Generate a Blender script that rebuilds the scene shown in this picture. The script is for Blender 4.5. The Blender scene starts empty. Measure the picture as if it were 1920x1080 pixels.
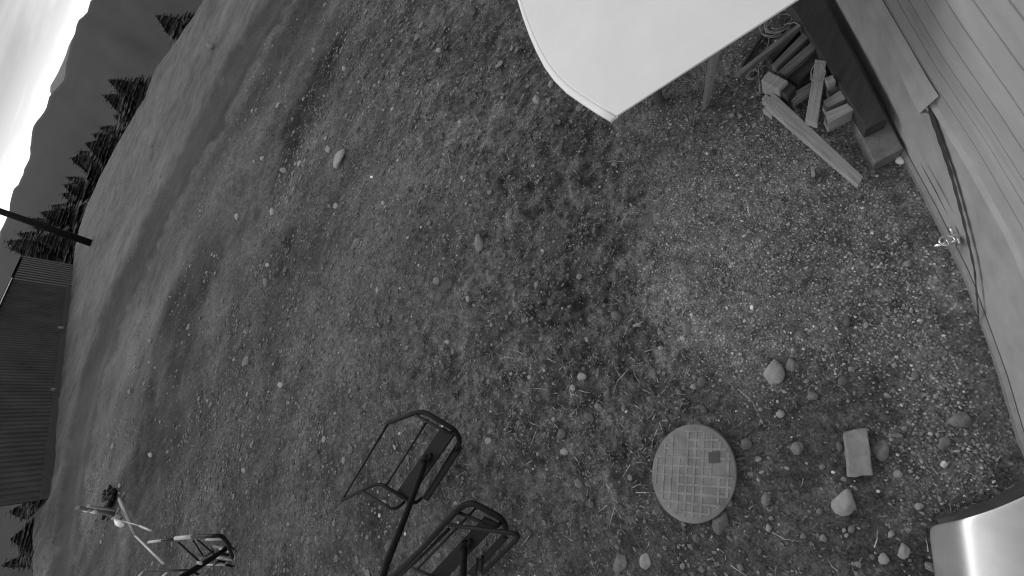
import bpy, bmesh, math, random
import numpy as np
from mathutils import Vector, Matrix
from mathutils import noise as mnoise
random.seed(7); RNG = np.random.default_rng(11)
SC = bpy.context.scene; COL = SC.collection

# ------------------------------------------------------------------ camera
FPX = 700.0; CAMH = 3.5
P_ = math.atan(860 / FPX)
FW = np.array([0, math.cos(P_), -math.sin(P_)]); UP = np.array([0, math.sin(P_), math.cos(P_)]); RT = np.array([1.0, 0, 0])
iu = np.array([-.936, -.351]); iu /= np.linalg.norm(iu); ir = np.array([-iu[1], iu[0]])   # directions in the photo of world up and world right
cam_d = bpy.data.cameras.new('camera'); cam = bpy.data.objects.new('camera', cam_d); COL.objects.link(cam)
cam_d.sensor_width = 36; cam_d.lens = 36 * FPX / 1920; cam_d.clip_start = 0.05; cam_d.clip_end = 6000
cx_ = iu[0] * UP + ir[0] * RT; cy_ = -iu[1] * UP - ir[1] * RT; cz_ = -FW
cam.matrix_world = Matrix(((cx_[0], cy_[0], cz_[0], 0), (cx_[1], cy_[1], cz_[1], 0), (cx_[2], cy_[2], cz_[2], CAMH), (0, 0, 0, 1)))
SC.camera = cam

# ------------------------------------------------------------------ light
SUN_EL, SUN_AZ = math.radians(26), math.radians(-12)        # azimuth from +Y towards +X
w = bpy.data.worlds.new('World'); SC.world = w; w.use_nodes = True
nt = w.node_tree; nt.nodes.clear()
def N(tree, typ, **kw):
    n = tree.nodes.new(typ)
    for k, v in kw.items(): setattr(n, k, v)
    return n
sky = N(nt, 'ShaderNodeTexSky', sky_type='NISHITA', sun_disc=False, sun_elevation=SUN_EL, sun_rotation=SUN_AZ, altitude=1500, air_density=1.0, dust_density=2.0)
bw = N(nt, 'ShaderNodeRGBToBW'); nt.links.new(sky.outputs[0], bw.inputs[0])
tc = N(nt, 'ShaderNodeTexCoord'); mp = N(nt, 'ShaderNodeMapping'); mp.inputs['Scale'].default_value = (2.2, 2.2, 26.0)
mp.inputs['Rotation'].default_value = (0.05, 0.10, 0)
nt.links.new(tc.outputs['Generated'], mp.inputs[0])
cn = N(nt, 'ShaderNodeTexNoise'); cn.inputs['Scale'].default_value = 1.3; cn.inputs['Detail'].default_value = 5
nt.links.new(mp.outputs[0], cn.inputs['Vector'])
cr = N(nt, 'ShaderNodeMapRange'); cr.inputs['From Min'].default_value = .38; cr.inputs['From Max'].default_value = .62
cr.inputs['To Min'].default_value = 6.0; cr.inputs['To Max'].default_value = 11.5; nt.links.new(cn.outputs['Fac'], cr.inputs['Value'])
mx = N(nt, 'ShaderNodeMix'); mx.data_type = 'FLOAT'; mx.inputs[0].default_value = .8
nt.links.new(bw.outputs[0], mx.inputs[2]); nt.links.new(cr.outputs[0], mx.inputs[3])
sz = N(nt, 'ShaderNodeSeparateXYZ'); nt.links.new(tc.outputs['Generated'], sz.inputs[0])
rp = N(nt, 'ShaderNodeValToRGB'); nt.links.new(sz.outputs[2], rp.inputs[0]); els = rp.color_ramp.elements
els[0].position = .0; els[0].color = (1.5,) * 3 + (1,); els[1].position = 1; els[1].color = (1,) * 3 + (1,)
for p_, v_ in ((.048, 1.5), (.066, 1.05), (.082, .62), (.11, .50), (.16, .70), (.32, .85), (.6, 1.15)):
    e_ = els.new(p_); e_.color = (v_,) * 3 + (1,)
ml = N(nt, 'ShaderNodeMath', operation='MULTIPLY'); nt.links.new(cr.outputs[0], ml.inputs[0]); nt.links.new(rp.outputs[0], ml.inputs[1]); nt.links.new(ml.outputs[0], mx.inputs[3])
bg = N(nt, 'ShaderNodeBackground'); bg.inputs['Strength'].default_value = .1
nt.links.new(mx.outputs[0], bg.inputs['Color'])
wo = N(nt, 'ShaderNodeOutputWorld'); nt.links.new(bg.outputs[0], wo.inputs[0])
sl = bpy.data.lights.new('sun', 'SUN'); sl.energy = 0.9; sl.angle = math.radians(22); sl.color = (1, .995, .99)
so = bpy.data.objects.new('sun', sl); COL.objects.link(so)
sd = Vector((math.sin(SUN_AZ) * math.cos(SUN_EL), math.cos(SUN_AZ) * math.cos(SUN_EL), math.sin(SUN_EL)))
so.rotation_euler = sd.to_track_quat('Z', 'Y').to_euler()
SC.view_settings.view_transform = 'Standard'; SC.view_settings.look = 'None'; SC.view_settings.gamma = 1
SC.view_settings.exposure = 0.0
SC.cycles.filter_width = 1.2

# ------------------------------------------------------------------ photo plane <-> place
def ray(px, py):
    v = np.array([px - 960, py - 540.0]); return FW + (v @ iu) / FPX * UP + (v @ ir) / FPX * RT
def at(px, py, z=0.0):
    d = ray(px, py); t = (z - CAMH) / d[2]; return Vector((d[0] * t, d[1] * t, z))
def over(px, py, base):                       # the height at which a pixel's ray passes a vertical line through base
    d = ray(px, py); t = (d[0] * base[0] + d[1] * base[1]) / (d[0] ** 2 + d[1] ** 2)
    return Vector((base[0], base[1], CAMH + t * d[2]))
def away(px, py, dist):                       # the point of a pixel's ray at a horizontal distance
    d = ray(px, py); t = dist / math.hypot(d[0], d[1]); return Vector((d[0] * t, d[1] * t, CAMH + d[2] * t))

# ------------------------------------------------------------------ numpy noise
PT = RNG.random((256, 256)) * 2 - 1
def vnoise(x, y):
    xi = np.floor(x).astype(np.int64); yi = np.floor(y).astype(np.int64); fx = x - xi; fy = y - yi
    fx = fx * fx * (3 - 2 * fx); fy = fy * fy * (3 - 2 * fy)
    g = lambda a, b: PT[a & 255, b & 255]
    return (g(xi, yi) * (1 - fx) + g(xi + 1, yi) * fx) * (1 - fy) + (g(xi, yi + 1) * (1 - fx) + g(xi + 1, yi + 1) * fx) * fy
def fbm(x, y, s, o=4, gain=.5):
    r = 0; a = 1; t = 0
    for k in range(o):
        r = r + a * vnoise(x * s + 17.3 * k, y * s * 1.01 - 9.1 * k); t += a; a *= gain; s *= 2.03
    return r / t
def sstep(a, b, x):
    t = np.clip((x - a) / (b - a), 0, 1); return t * t * (3 - 2 * t)

# ------------------------------------------------------------------ materials
def mat(name, val=.2, rough=.8, metal=0, spec=.3, var=.25, scale=8.0, stretch=(1, 1, 1), detail=5, bump=.0, bscale=60.0, attr=None):
    m = bpy.data.materials.new(name); m.use_nodes = True; t = m.node_tree; b = t.nodes['Principled BSDF']
    b.inputs['Roughness'].default_value = rough; b.inputs['Metallic'].default_value = metal; b.inputs['Specular IOR Level'].default_value = spec
    c = N(t, 'ShaderNodeTexCoord'); mm = N(t, 'ShaderNodeMapping'); mm.inputs['Scale'].default_value = stretch
    t.links.new(c.outputs['Object'], mm.inputs[0])
    n = N(t, 'ShaderNodeTexNoise'); n.inputs['Scale'].default_value = scale; n.inputs['Detail'].default_value = detail; n.inputs['Roughness'].default_value = .62
    t.links.new(mm.outputs[0], n.inputs['Vector'])
    r = N(t, 'ShaderNodeMapRange'); r.inputs['From Min'].default_value = .28; r.inputs['From Max'].default_value = .72
    r.inputs['To Min'].default_value = val * (1 - var); r.inputs['To Max'].default_value = val * (1 + var)
    t.links.new(n.outputs['Fac'], r.inputs['Value'])
    out = r.outputs[0]
    if attr:
        a = N(t, 'ShaderNodeAttribute', attribute_name=attr); mu = N(t, 'ShaderNodeMath', operation='MULTIPLY')
        t.links.new(a.outputs['Fac'], mu.inputs[0]); t.links.new(out, mu.inputs[1]); out = mu.outputs[0]
    t.links.new(out, b.inputs['Base Color'])
    if bump:
        n2 = N(t, 'ShaderNodeTexNoise'); n2.inputs['Scale'].default_value = bscale; n2.inputs['Detail'].default_value = 4
        t.links.new(mm.outputs[0], n2.inputs['Vector'])
        bp = N(t, 'ShaderNodeBump'); bp.inputs['Strength'].default_value = bump; bp.inputs['Distance'].default_value = .01
        t.links.new(n2.outputs['Fac'], bp.inputs['Height']); t.links.new(bp.outputs[0], b.inputs['Normal'])
    return m
M = dict(
    wall=mat('painted metal siding', .40, .55, 0, .3, .16, 2.2, (1, 1, 3)),
    flash=mat('sheet flashing', .39, .6, 0, .3, .18, 5),
    dark=mat('dark gap', .06, .9, 0, .1),
    white=mat('white fibreglass', .78, .5, 0, .3, .06, 1.6),
    galv=mat('galvanised metal', .78, .47, 1, .5, .10, 6),
    darkskirt=mat('plain dark plate', .07, .7, 0, .3, .2, 10),  # dark tone for the hood skirt and the hand hole
    steel=mat('dark painted steel', .012, .6, 0, .12, .3, 14),
    steel_pale=mat('bare pale steel', .38, .45, 0, .4, .15, 20),
    seat=mat('dark seat slat', .020, .8, 0, .1, .3, 20, (1, 6, 1)),
    grey=mat('grey painted pole', .20, .6, 0, .3, .2, 20),
    bright=mat('bright white fitting', .85, .4, 0, .4, .05),
    chrome=mat('chrome', .75, .15, 1, .5, .05),
    wood=mat('raw timber', .34, .85, 0, .2, .32, 3.5, (1.2, 14, 14), 6, .3, 30),
    woodold=mat('weathered timber', .17, .9, 0, .2, .55, 3.5, (1.0, 16, 16), 6, .4, 30),
    wooddark=mat('stained beam', .058, .8, 0, .2, .25, 4, (1, 6, 6), 5, .2, 30),
    concrete=mat('concrete', .23, .9, 0, .2, .18, 14, (1, 1, 1), 6, .3, 80),
    blockgrey=mat('damp concrete', .175, .9, 0, .2, .3, 9, (1, 1, 1), 6, .4, 60),
    lid=mat('moulded plastic lid', .185, .8, 0, .2, .3, 7, (1, 1, 1), 5),
    lid_hi=mat('paler lid ridges', .218, .8, 0, .2, .3, 14),  # ridges slightly paler than the disc
    rock=mat('fieldstone', .175, .9, 0, .2, .35, 16, (1, 1, 1), 6, .5, 60),
    rockdark=mat('dull fieldstone', .125, .9, 0, .2, .35, 16, (1, 1, 1), 6, .5, 60),
    rockpale=mat('pale stone', .28, .85, 0, .2, .25, 16, (1, 1, 1), 6, .4, 60),
    wire=mat('old wire', .30, .5, 0, .4, .2),
    straw=mat('dry straw', .42, .8, 0, .2, .35, 30),
    pebble=mat('gravel pebbles', .29, .85, 0, .25, .3, 40, attr='tone'),
    weed=mat('low weeds', .15, .8, 0, .2, .3, 20, attr='tone'),
    spruce=mat('spruce needles', .055, .85, 0, .1, .4, 1.2),
    bark=mat('bark', .06, .9, 0, .1, .3, 8),
    shed=mat('dark ribbed cladding', .078, 1, 0, 0, .25, .6, (1, 1, 1)),
    shedslat=mat('pale slat', .085, .6, 0, .3, .2, 2),
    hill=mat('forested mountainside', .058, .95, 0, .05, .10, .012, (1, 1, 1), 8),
    farhill=mat('hazed far ridge', .17, .95, 0, .05, .12, .01, (1, 1, 1), 6),  # paler colour stands in for haze over the far ridge
)
# ------------------------------------------------------------------ mesh helpers
def link(name, me, m, parent=None):
    o = bpy.data.objects.new(name, me); COL.objects.link(o)
    if m is not None and not me.materials: me.materials.append(m)
    if parent is not None: o.parent = parent
    return o
def tag(o, label, cat, group=None):
    o['label'] = label; o['category'] = cat
    if group: o['group'] = group
    return o
def struct(o, kind='structure'): o['kind'] = kind; return o
def empty(name, loc, label, cat, group=None):
    o = bpy.data.objects.new(name, None); COL.objects.link(o); o.location = loc; o.empty_display_size = .1
    bpy.context.view_layer.update(); return tag(o, label, cat, group)
class MB:                                       # collects shapes in world space, built relative to a parent's location
    def __init__(s): s.bm = bmesh.new()
    def tube(s, pts, r, seg=8, cap=True):
        pts = [Vector(p) for p in pts]; rs = r if isinstance(r, (list, tuple)) else [r] * len(pts); rings = []; prev = None
        for i, p in enumerate(pts):
            d = (pts[min(i + 1, len(pts) - 1)] - pts[max(i - 1, 0)]).normalized()
            if prev is None: a = d.cross(Vector((0, 0, 1)) if abs(d.z) < .9 else Vector((1, 0, 0))).normalized()
            else: a = (prev - d * prev.dot(d)).normalized()
            prev = a; b = d.cross(a)
            rings.append([s.bm.verts.new(p + (a * math.cos(t) + b * math.sin(t)) * rs[i]) for t in [2 * math.pi * k / seg for k in range(seg)]])
        for A, B in zip(rings, rings[1:]):
            for k in range(seg): s.bm.faces.new((A[k], A[(k + 1) % seg], B[(k + 1) % seg], B[k])).smooth = True
        if cap: s.bm.faces.new(rings[0][::-1]); s.bm.faces.new(rings[-1])
        return s
    def loft(s, rows, close=False, smooth=False):
        R = [[s.bm.verts.new(Vector(p)) for p in row] for row in rows]; n = len(R[0])
        for A, B in zip(R, R[1:]):
            for k in range(n if close else n - 1):
                f = s.bm.faces.new((A[k], A[(k + 1) % n], B[(k + 1) % n], B[k])); f.smooth = smooth
        return R
    def prism(s, top, thick):                   # polygon pushed down (or along a vector)
        d = Vector((0, 0, -thick)) if not isinstance(thick, Vector) else thick
        a = [s.bm.verts.new(Vector(p)) for p in top]; b = [s.bm.verts.new(Vector(p) + d) for p in top]; n = len(a)
        s.bm.faces.new(a); s.bm.faces.new(b[::-1])
        for k in range(n): s.bm.faces.new((a[k], b[k], b[(k + 1) % n], a[(k + 1) % n]))
        return s
    def bevel(s, w, seg=2):
        bmesh.ops.recalc_face_normals(s.bm, faces=s.bm.faces)
        bmesh.ops.bevel(s.bm, geom=list(s.bm.edges), offset=w, segments=seg, affect='EDGES', profile=.5); return s
    def build(s, name, m, parent=None, loc=None, rotz=0):
        bmesh.ops.recalc_face_normals(s.bm, faces=s.bm.faces)
        me = bpy.data.meshes.new(name)
        org = Vector(loc) if loc is not None else (parent.location.copy() if parent is not None else Vector((0, 0, 0)))
        s.bm.transform(Matrix.Rotation(-rotz, 4, 'Z') @ Matrix.Translation(-org))
        s.bm.to_mesh(me); s.bm.free()
        o = link(name, me, m, parent)
        if parent is None: o.location = org; o.rotation_euler = (0, 0, rotz)
        return o
def arr_mesh(name, V, Fq, m, tone=None, smooth=True):
    me = bpy.data.meshes.new(name); V = np.asarray(V, np.float32); Fq = np.asarray(Fq, np.int32); k = Fq.shape[1]
    me.vertices.add(len(V)); me.vertices.foreach_set('co', V.ravel())
    me.loops.add(Fq.size); me.loops.foreach_set('vertex_index', Fq.ravel())
    me.polygons.add(len(Fq)); me.polygons.foreach_set('loop_start', np.arange(0, Fq.size, k, dtype=np.int32))
    me.polygons.foreach_set('use_smooth', np.full(len(Fq), smooth)); me.update(calc_edges=True)
    if tone is not None:
        for an, av in (tone.items() if isinstance(tone, dict) else [('tone', tone)]):
            a = me.attributes.new(an, 'FLOAT', 'POINT'); a.data.foreach_set('value', np.asarray(av, np.float32))
    return link(name, me, m)

# ------------------------------------------------------------------ ground
CREST = [(-180, 14), (-120, 14), (-80, 20), (-60, 26), (40, 20), (90, 16), (180, 14)]
for q_ in [(425, -60), (362, 33), (325, 86), (291, 130), (270, 186), (242, 232), (215, 280), (188, 330), (162, 388), (148, 430), (139, 475), (132, 560), (118, 690), (104, 860), (92, 935), (67, 960), (62, 1010), (66, 1080)]:
    a_ = at(*q_); CREST.append((math.degrees(math.atan2(a_.x, a_.y)), min(a_.xy.length, 110)))
CREST.sort()
CA = np.array([c[0] for c in CREST]); CD = np.log(np.array([c[1] for c in CREST]))
def homog(x, y):                                # where a point of the level yard stands in the photograph's plane (a map of the yard)
    q = np.stack([x, y, np.full_like(x, -CAMH)], -1); D = q @ FW; ok = D > .05; D = np.where(ok, D, .05)
    a = q @ UP / D * FPX; b = q @ RT / D * FPX
    return np.where(ok, a * iu[0] + b * ir[0] + 960, 9e3), np.where(ok, a * iu[1] + b * ir[1] + 540, 9e3)
def seg_dist(u, v, pts):
    best = np.full(u.shape, 1e9); tt = np.zeros(u.shape); L = len(pts) - 1
    for i in range(L):
        (ax, ay), (bx, by) = pts[i][:2], pts[i + 1][:2]; dx, dy = bx - ax, by - ay
        t = np.clip(((u - ax) * dx + (v - ay) * dy) / (dx * dx + dy * dy), 0, 1); d = np.hypot(u - ax - t * dx, v - ay - t * dy)
        n = d < best; best = np.where(n, d, best); tt = np.where(n, (i + t) / L, tt)
    return best, tt
ROAD = [(630, -160), (542, -40), (503, 30), (455, 110), (408, 200), (358, 290), (312, 380), (275, 455), (243, 525), (212, 600), (186, 680), (164, 765), (147, 850), (132, 960), (118, 1080), (106, 1200)]
RUTS_SHADES = [([(655, 30), (615, 125), (575, 190), (545, 260), (525, 310)], 17, .95), ([(540, 425), (522, 490), (505, 560), (490, 640)], 18, .75), ([(640, 420), (612, 470), (592, 525)], 13, .75), ([(455, 470), (440, 560), (428, 690)], 11, .5),
    ([(380, 520), (372, 640), (366, 800)], 13, .5), ([(352, 505), (318, 560), (293, 640), (282, 750)], 10, 1.0), ([(700, 30), (660, 150), (640, 210)], 12, .5), ([(900, 30), (840, 50), (870, 110)], 30, .55), ([(690, 890), (700, 960), (705, 1000)], 14, .7),  # some streaks paint shade: the cut bank's edge, the first chair's shadow
    ([(605, 790), (596, 850)], 12, .5), ([(1010, 240), (1060, 262), (1088, 330), (1075, 430)], 20, .45), ([(1060, 470), (1090, 505), (1085, 560)], 14, .4), ([(1140, 510), (1152, 575)], 13, .6), ([(1180, 255), (1250, 262)], 16, .5), ([(950, 350), (905, 460), (830, 545)], 14, .6),  # the last streak also darkens the shadow beside the tall stone
    ([(880, 330), (890, 385)], 9, .6), ([(740, 670), (735, 700)], 12, .5), ([(250, 800), (258, 880), (250, 930)], 12, .5), ([(1090, 690), (1060, 760)], 26, .45), ([(1390, 880), (1420, 930)], 18, .3)]
GULLY = [(880, 60), (960, 190), (1080, 250), (1090, 360), (1060, 480), (1140, 560), (1130, 680), (1080, 780)]
def masks(x, y):
    u, v = homog(x, y)
    wu = u + 60 * fbm(x, y, .5, 3) * 0 + 26 * fbm(u, v, .012, 3); wv = v + 26 * fbm(u + 500, v, .012, 3)
    R = {}
    d, t = seg_dist(wu * .3 + u * .7, wv * .3 + v * .7, ROAD); R['road'] = 1 - sstep(13, 26, d + 10 * fbm(u, v, .05, 4))
    g = (1 - sstep(190, 330, np.hypot((wu - 1500) / 1.25, (wv - 470) / 1.0)))
    g = np.maximum(g, .8 * (1 - sstep(60, 200, np.hypot((wu - 1780), (wv - 760) / 1.5))))
    g = np.maximum(g, .95 * (1 - sstep(40, 190, np.hypot((wu - 1770) / 1.1, (wv - 560) / 1.9))))
    g = np.maximum(g, .45 * (1 - sstep(150, 420, np.hypot((wu - 1330), (wv - 300)))))
    R['gravel'] = g * sstep(1050, 1300, wu)
    d2, _ = seg_dist(wu, wv, GULLY); R['gully'] = 1 - sstep(20, 150, d2)
    R['beyond'] = sstep(-12, 12, -(wu - np.interp(v, [r[1] for r in ROAD], [r[0] for r in ROAD])))    # the far side of the road
    bk = np.interp(v, [-100, 30, 300, 500, 560, 640, 740, 800, 900, 1000, 1080], [640, 560, 420, 345, 312, 290, 272, 262, 235, 220, 215])
    R['strip'] = (1 - R['beyond']) * (1 - sstep(-6, 8, u - bk)) * sstep(400, 560, v)
    R['bank_shade'] = (1 - R['beyond']) * sstep(-8, 6, u - bk) * (1 - sstep(20, 150, wu - bk)) * sstep(380, 520, v) * (1 - sstep(860, 980, v))
    cr_ = wu * .5 + u * .5 - np.interp(v, [r[1] for r in ROAD], [r[0] for r in ROAD]); R['streak'] = fbm(cr_, v * .16, .022, 4, .6) * (1 - sstep(330, 640, cr_)) * sstep(10, 60, cr_)
    rut_shade = np.zeros_like(u)
    for pts, wd, am in RUTS_SHADES:
        dr, tr = seg_dist(wu, wv, pts); rut_shade = np.maximum(rut_shade, am * np.exp(-(dr / wd) ** 2))
    R['rut_shade'] = rut_shade * (.75 + .9 * fbm(u, v, .03, 3))
    R['weed'] = np.clip((1 - sstep(40, 250, d2)) + .6 * (1 - sstep(200, 420, np.hypot(wu - 1000, wv - 720))) + .5 * (1 - sstep(100, 330, np.hypot(wu - 860, wv - 130))), 0, 1) * sstep(500, 640, wu)
    R['u'], R['v'], R['wu'], R['wv'] = u, v, wu, wv
    return R
def height(x, y, k=None):
    x = np.asarray(x, float); y = np.asarray(y, float); k = k or masks(x, y)
    D = np.hypot(x, y); az = np.degrees(np.arctan2(x, y)); Rc = np.exp(np.interp(az, CA, CD))
    e = np.maximum(D - Rc * 1.0, 0)
    z = -(.42 * e * e / (e + 4)); z = np.maximum(z, -75 + .0 * e)
    near = 1 - sstep(14, 30, D)
    rough = np.clip(.35 + .9 * k['weed'] + .5 * k['gully'] + .4 * k['bank_shade'], 0, 1.6) * (1 - .75 * k['road']) * (1 - .45 * k['gravel'])
    z = z + near * (.035 * fbm(x, y, .9, 3) + rough * (.040 * fbm(x + 9, y, 4.2, 3) + .030 * fbm(x - 5, y, 12.0, 3, .6)))
    z = z - near * .07 * k['gully'] * (.6 + .6 * fbm(x, y, 2.2, 2)) + (1 - near) * (.05 * fbm(x, y, .35, 3) * (1 - sstep(40, 60, D)) + .07 * fbm(x + 3, y, 1.7, 3, .6) * (1 - .8 * k['road']))
    z = z - near * .045 * k['rut_shade'] + near * .05 * k['streak']
    z = z - .06 * k['road'] * (1 - sstep(20, 50, D))
    return z
def gz(p): return float(height(np.array([p[0]]), np.array([p[1]]))[0])
def blob(k, px, py, rx, ry, val, ang=0):
    c, s = math.cos(ang), math.sin(ang); du = k['wu'] - px; dv = k['wv'] - py
    return val * np.exp(-((du * c + dv * s) / rx) ** 2 - ((-du * s + dv * c) / ry) ** 2)
def tone(x, y, k):
    t = .099 * (1 + .34 * fbm(x, y, 1.4, 4) + .42 * fbm(x + 40, y, 6, 4) + .35 * fbm(x + 70, y, 19, 3))
    du = fbm(k['u'] * .6 + k['v'] * .35, k['v'] * .05 - k['u'] * .1, .03, 3)
    smooth = 1 - np.clip(k['weed'] + k['gravel'], 0, 1)
    t = t * (1 + .12 * smooth) * (1 + .75 * k['streak']) * (1 - .44 * np.clip(k['rut_shade'], 0, 1.2))
    t = t * (1 + k['gravel'] * (1.1 + .7 * fbm(x + 2, y, 2.6, 3))) * (1 - .07 * k['gully'] * (.55 + .9 * fbm(x, y, 3.1, 3))) * (1 + k['weed'] * (.28 + .9 * fbm(x, y, 5.5, 3) + .5 * fbm(x + 9, y, 13, 2)))
    mead = np.clip(k['beyond'] + k['strip'], 0, 1)
    t = t * (1 - mead) + mead * .116 * (1 + .75 * du + .3 * fbm(x, y, .35, 3) + .35 * fbm(x, y, 1.3, 3) + .3 * fbm(x * .4 + y * .2, y, 3.1, 2))
    t = t * (1 - .9 * k['road']) + .9 * k['road'] * .056 * (1 + .6 * du + .3 * fbm(x, y, 1.6, 3))
    ds, _ = seg_dist(k['u'], k['v'], [(a + 6, b) for a, b in ROAD]); t = t * (1 + .38 * np.exp(-((ds - 0) / 4.5) ** 2) * k['road'])
    dd, _ = seg_dist(k['u'], k['v'], [(a - 22, b) for a, b in ROAD]); t = t * (1 - .22 * np.exp(-(dd / 9.0) ** 2)); up_ = 1 - sstep(300, 480, k['v'])
    dp, _ = seg_dist(k['wu'] * .4 + k['u'] * .6, k['v'], [(a + 33, b) for a, b in ROAD]); t = t * (1 + .22 * up_ * np.exp(-(dp / 6.0) ** 2))
    dq, _ = seg_dist(k['wu'] * .4 + k['u'] * .6, k['v'], [(a + 56, b) for a, b in ROAD]); t = t * (1 - .40 * up_ * np.exp(-(dq / 16.0) ** 2))
    t = t * (1 - .6 * k['bank_shade'] * (.7 + .6 * fbm(x, y, 1.1, 3)))  # shading of the cut bank put into the tone, without a step
    e = blob(k, 548, 215, 24, 150, -.055, .42) + blob(k, 620, 110, 18, 60, -.045, .35) + blob(k, 900, 350, 55, 70, .02) + blob(k, 760, 330, 50, 22, .035) + blob(k, 740, 230, 50, 60, .015)
    e = e + blob(k, 660, 620, 70, 160, .018) + blob(k, 470, 560, 22, 90, .012) + blob(k, 495, 600, 20, 70, -.025) + blob(k, 520, 470, 22, 60, -.03, .3) + blob(k, 620, 450, 18, 60, -.025, .4)
    e = e + blob(k, 1120, 450, 34, 110, -.012) + blob(k, 1150, 560, 24, 50, -.022) + blob(k, 1290, 880, 150, 130, -.004) + blob(k, 1560, 900, 220, 140, .010) + blob(k, 1080, 690, 60, 60, -.025) + blob(k, 850, 60, 120, 50, -.016)
    e = e + blob(k, 700, 980, 30, 40, -.03) + blob(k, 1240, 410, 60, 110, .02) + blob(k, 1185, 800, 20, 70, .05, -.2) + blob(k, 600, 860, 40, 60, -.02) + blob(k, 260, 830, 25, 60, -.02) + blob(k, 1060, 250, 60, 50, -.01)  # first blob paints the shadow under the first chair's corner
    e = e + blob(k, 1545, 190, 90, 60, -.03) + blob(k, 935, 1000, 60, 40, .012)
    t = t + e * (1 + .5 * fbm(x + 3, y, 5, 2))
    return np.clip(t, .018, .3)
def ground_mat():
    m = bpy.data.materials.new('bare earth and turf'); m.use_nodes = True; t = m.node_tree; b = t.nodes['Principled BSDF']
    b.inputs['Roughness'].default_value = .95; b.inputs['Specular IOR Level'].default_value = .12
    L = t.links.new; c = N(t, 'ShaderNodeTexCoord'); A = N(t, 'ShaderNodeAttribute', attribute_name='tone'); G = N(t, 'ShaderNodeAttribute', attribute_name='gravel')
    def mth(op, a, b_=None):
        n = N(t, 'ShaderNodeMath', operation=op)
        for i, q in enumerate((a, b_)):
            if q is None: continue
            if isinstance(q, (int, float)): n.inputs[i].default_value = q
            else: L(q, n.inputs[i])
        return n.outputs[0]
    def mr(src, a, b_, lo, hi):
        n = N(t, 'ShaderNodeMapRange'); n.inputs[1].default_value = a; n.inputs[2].default_value = b_; n.inputs[3].default_value = lo; n.inputs[4].default_value = hi; L(src, n.inputs[0]); return n.outputs[0]
    def noi(s, d=4, r=.6):
        n = N(t, 'ShaderNodeTexNoise'); n.inputs['Scale'].default_value = s; n.inputs['Detail'].default_value = d; n.inputs['Roughness'].default_value = r; L(c.outputs['Object'], n.inputs['Vector']); return n.outputs['Fac']
    def vor(s):
        n = N(t, 'ShaderNodeTexVoronoi'); n.inputs['Scale'].default_value = s; L(c.outputs['Object'], n.inputs['Vector']); return n
    n1 = mr(noi(13, 8, .75), .3, .7, .35, 1.65); n2 = mr(noi(60, 4), .3, .7, .5, 1.5)
    base = mth('MULTIPLY', mth('MULTIPLY', A.outputs['Fac'], n1), n2)
    V = vor(48); hs = N(t, 'ShaderNodeSeparateColor'); L(V.outputs['Color'], hs.inputs[0])
    chip = mth('MULTIPLY', mr(V.outputs['Distance'], .25, .5, 1, 0), mr(hs.outputs[0], .45, 1, 0, 1))       # small stones of differing paleness
    chip_pale = mth('MULTIPLY', chip, mth('ADD', mth('MULTIPLY', G.outputs['Fac'], 2.2), .30))  # pale chips, stronger on the gravel
    base = mth('MULTIPLY', base, mth('ADD', chip_pale, .9))
    V2 = vor(17); h2 = N(t, 'ShaderNodeSeparateColor'); L(V2.outputs['Color'], h2.inputs[0])
    spot = mth('MULTIPLY', mr(V2.outputs['Distance'], .10, .30, 1, 0), mr(h2.outputs[1], .72, .95, 0, 1)); base = mth('MULTIPLY', base, mth('ADD', mth('MULTIPLY', spot, 1.3), 1))
    L(base, b.inputs['Base Color'])
    hgt = mth('ADD', mth('ADD', mth('MULTIPLY', noi(22, 6, .7), 1.4), mth('MULTIPLY', noi(90, 3), .5)), mth('MULTIPLY', mth('MULTIPLY', chip, G.outputs['Fac']), .7))
    bp = N(t, 'ShaderNodeBump'); bp.inputs['Strength'].default_value = 1; bp.inputs['Distance'].default_value = .035; L(hgt, bp.inputs['Height']); L(bp.outputs[0], b.inputs['Normal'])
    return m
GM = ground_mat()
def build_ground():
    th = np.concatenate([np.arange(-180, -100, 4.0), np.arange(-100, -62, 1.6), np.arange(-62, 24, .26), np.arange(24, 130, .62), np.arange(130, 180, 3.0)]); th = np.radians(th)
    rr = np.concatenate([np.linspace(.001, .5, 30)[:-1], np.exp(np.arange(math.log(.5), math.log(14), .0072)), np.exp(np.arange(math.log(14), math.log(140), .011)), np.exp(np.linspace(math.log(140), math.log(700), 24))])
    T, Rr = np.meshgrid(th, rr); X = (Rr * np.sin(T)).ravel(); Y = (Rr * np.cos(T)).ravel()
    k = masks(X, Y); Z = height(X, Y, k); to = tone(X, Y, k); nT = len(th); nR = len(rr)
    i = np.arange(nR - 1)[:, None] * nT; j = np.arange(nT)[None, :]; j2 = (j + 1) % nT
    Fq = np.stack([i + j, i + nT + j, i + nT + j2, i + j2], -1).reshape(-1, 4)[:, ::-1]
    V = np.stack([X, Y, Z], -1); rf = k['road'][Fq].mean(1) > .5
    for name, sel in (('ground', ~rf), ('dirt_road', rf)):
        f = Fq[sel]; used = np.unique(f); rm = np.full(len(V), -1); rm[used] = np.arange(len(used))
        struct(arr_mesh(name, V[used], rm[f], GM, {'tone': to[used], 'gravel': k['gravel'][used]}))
build_ground()

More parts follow.
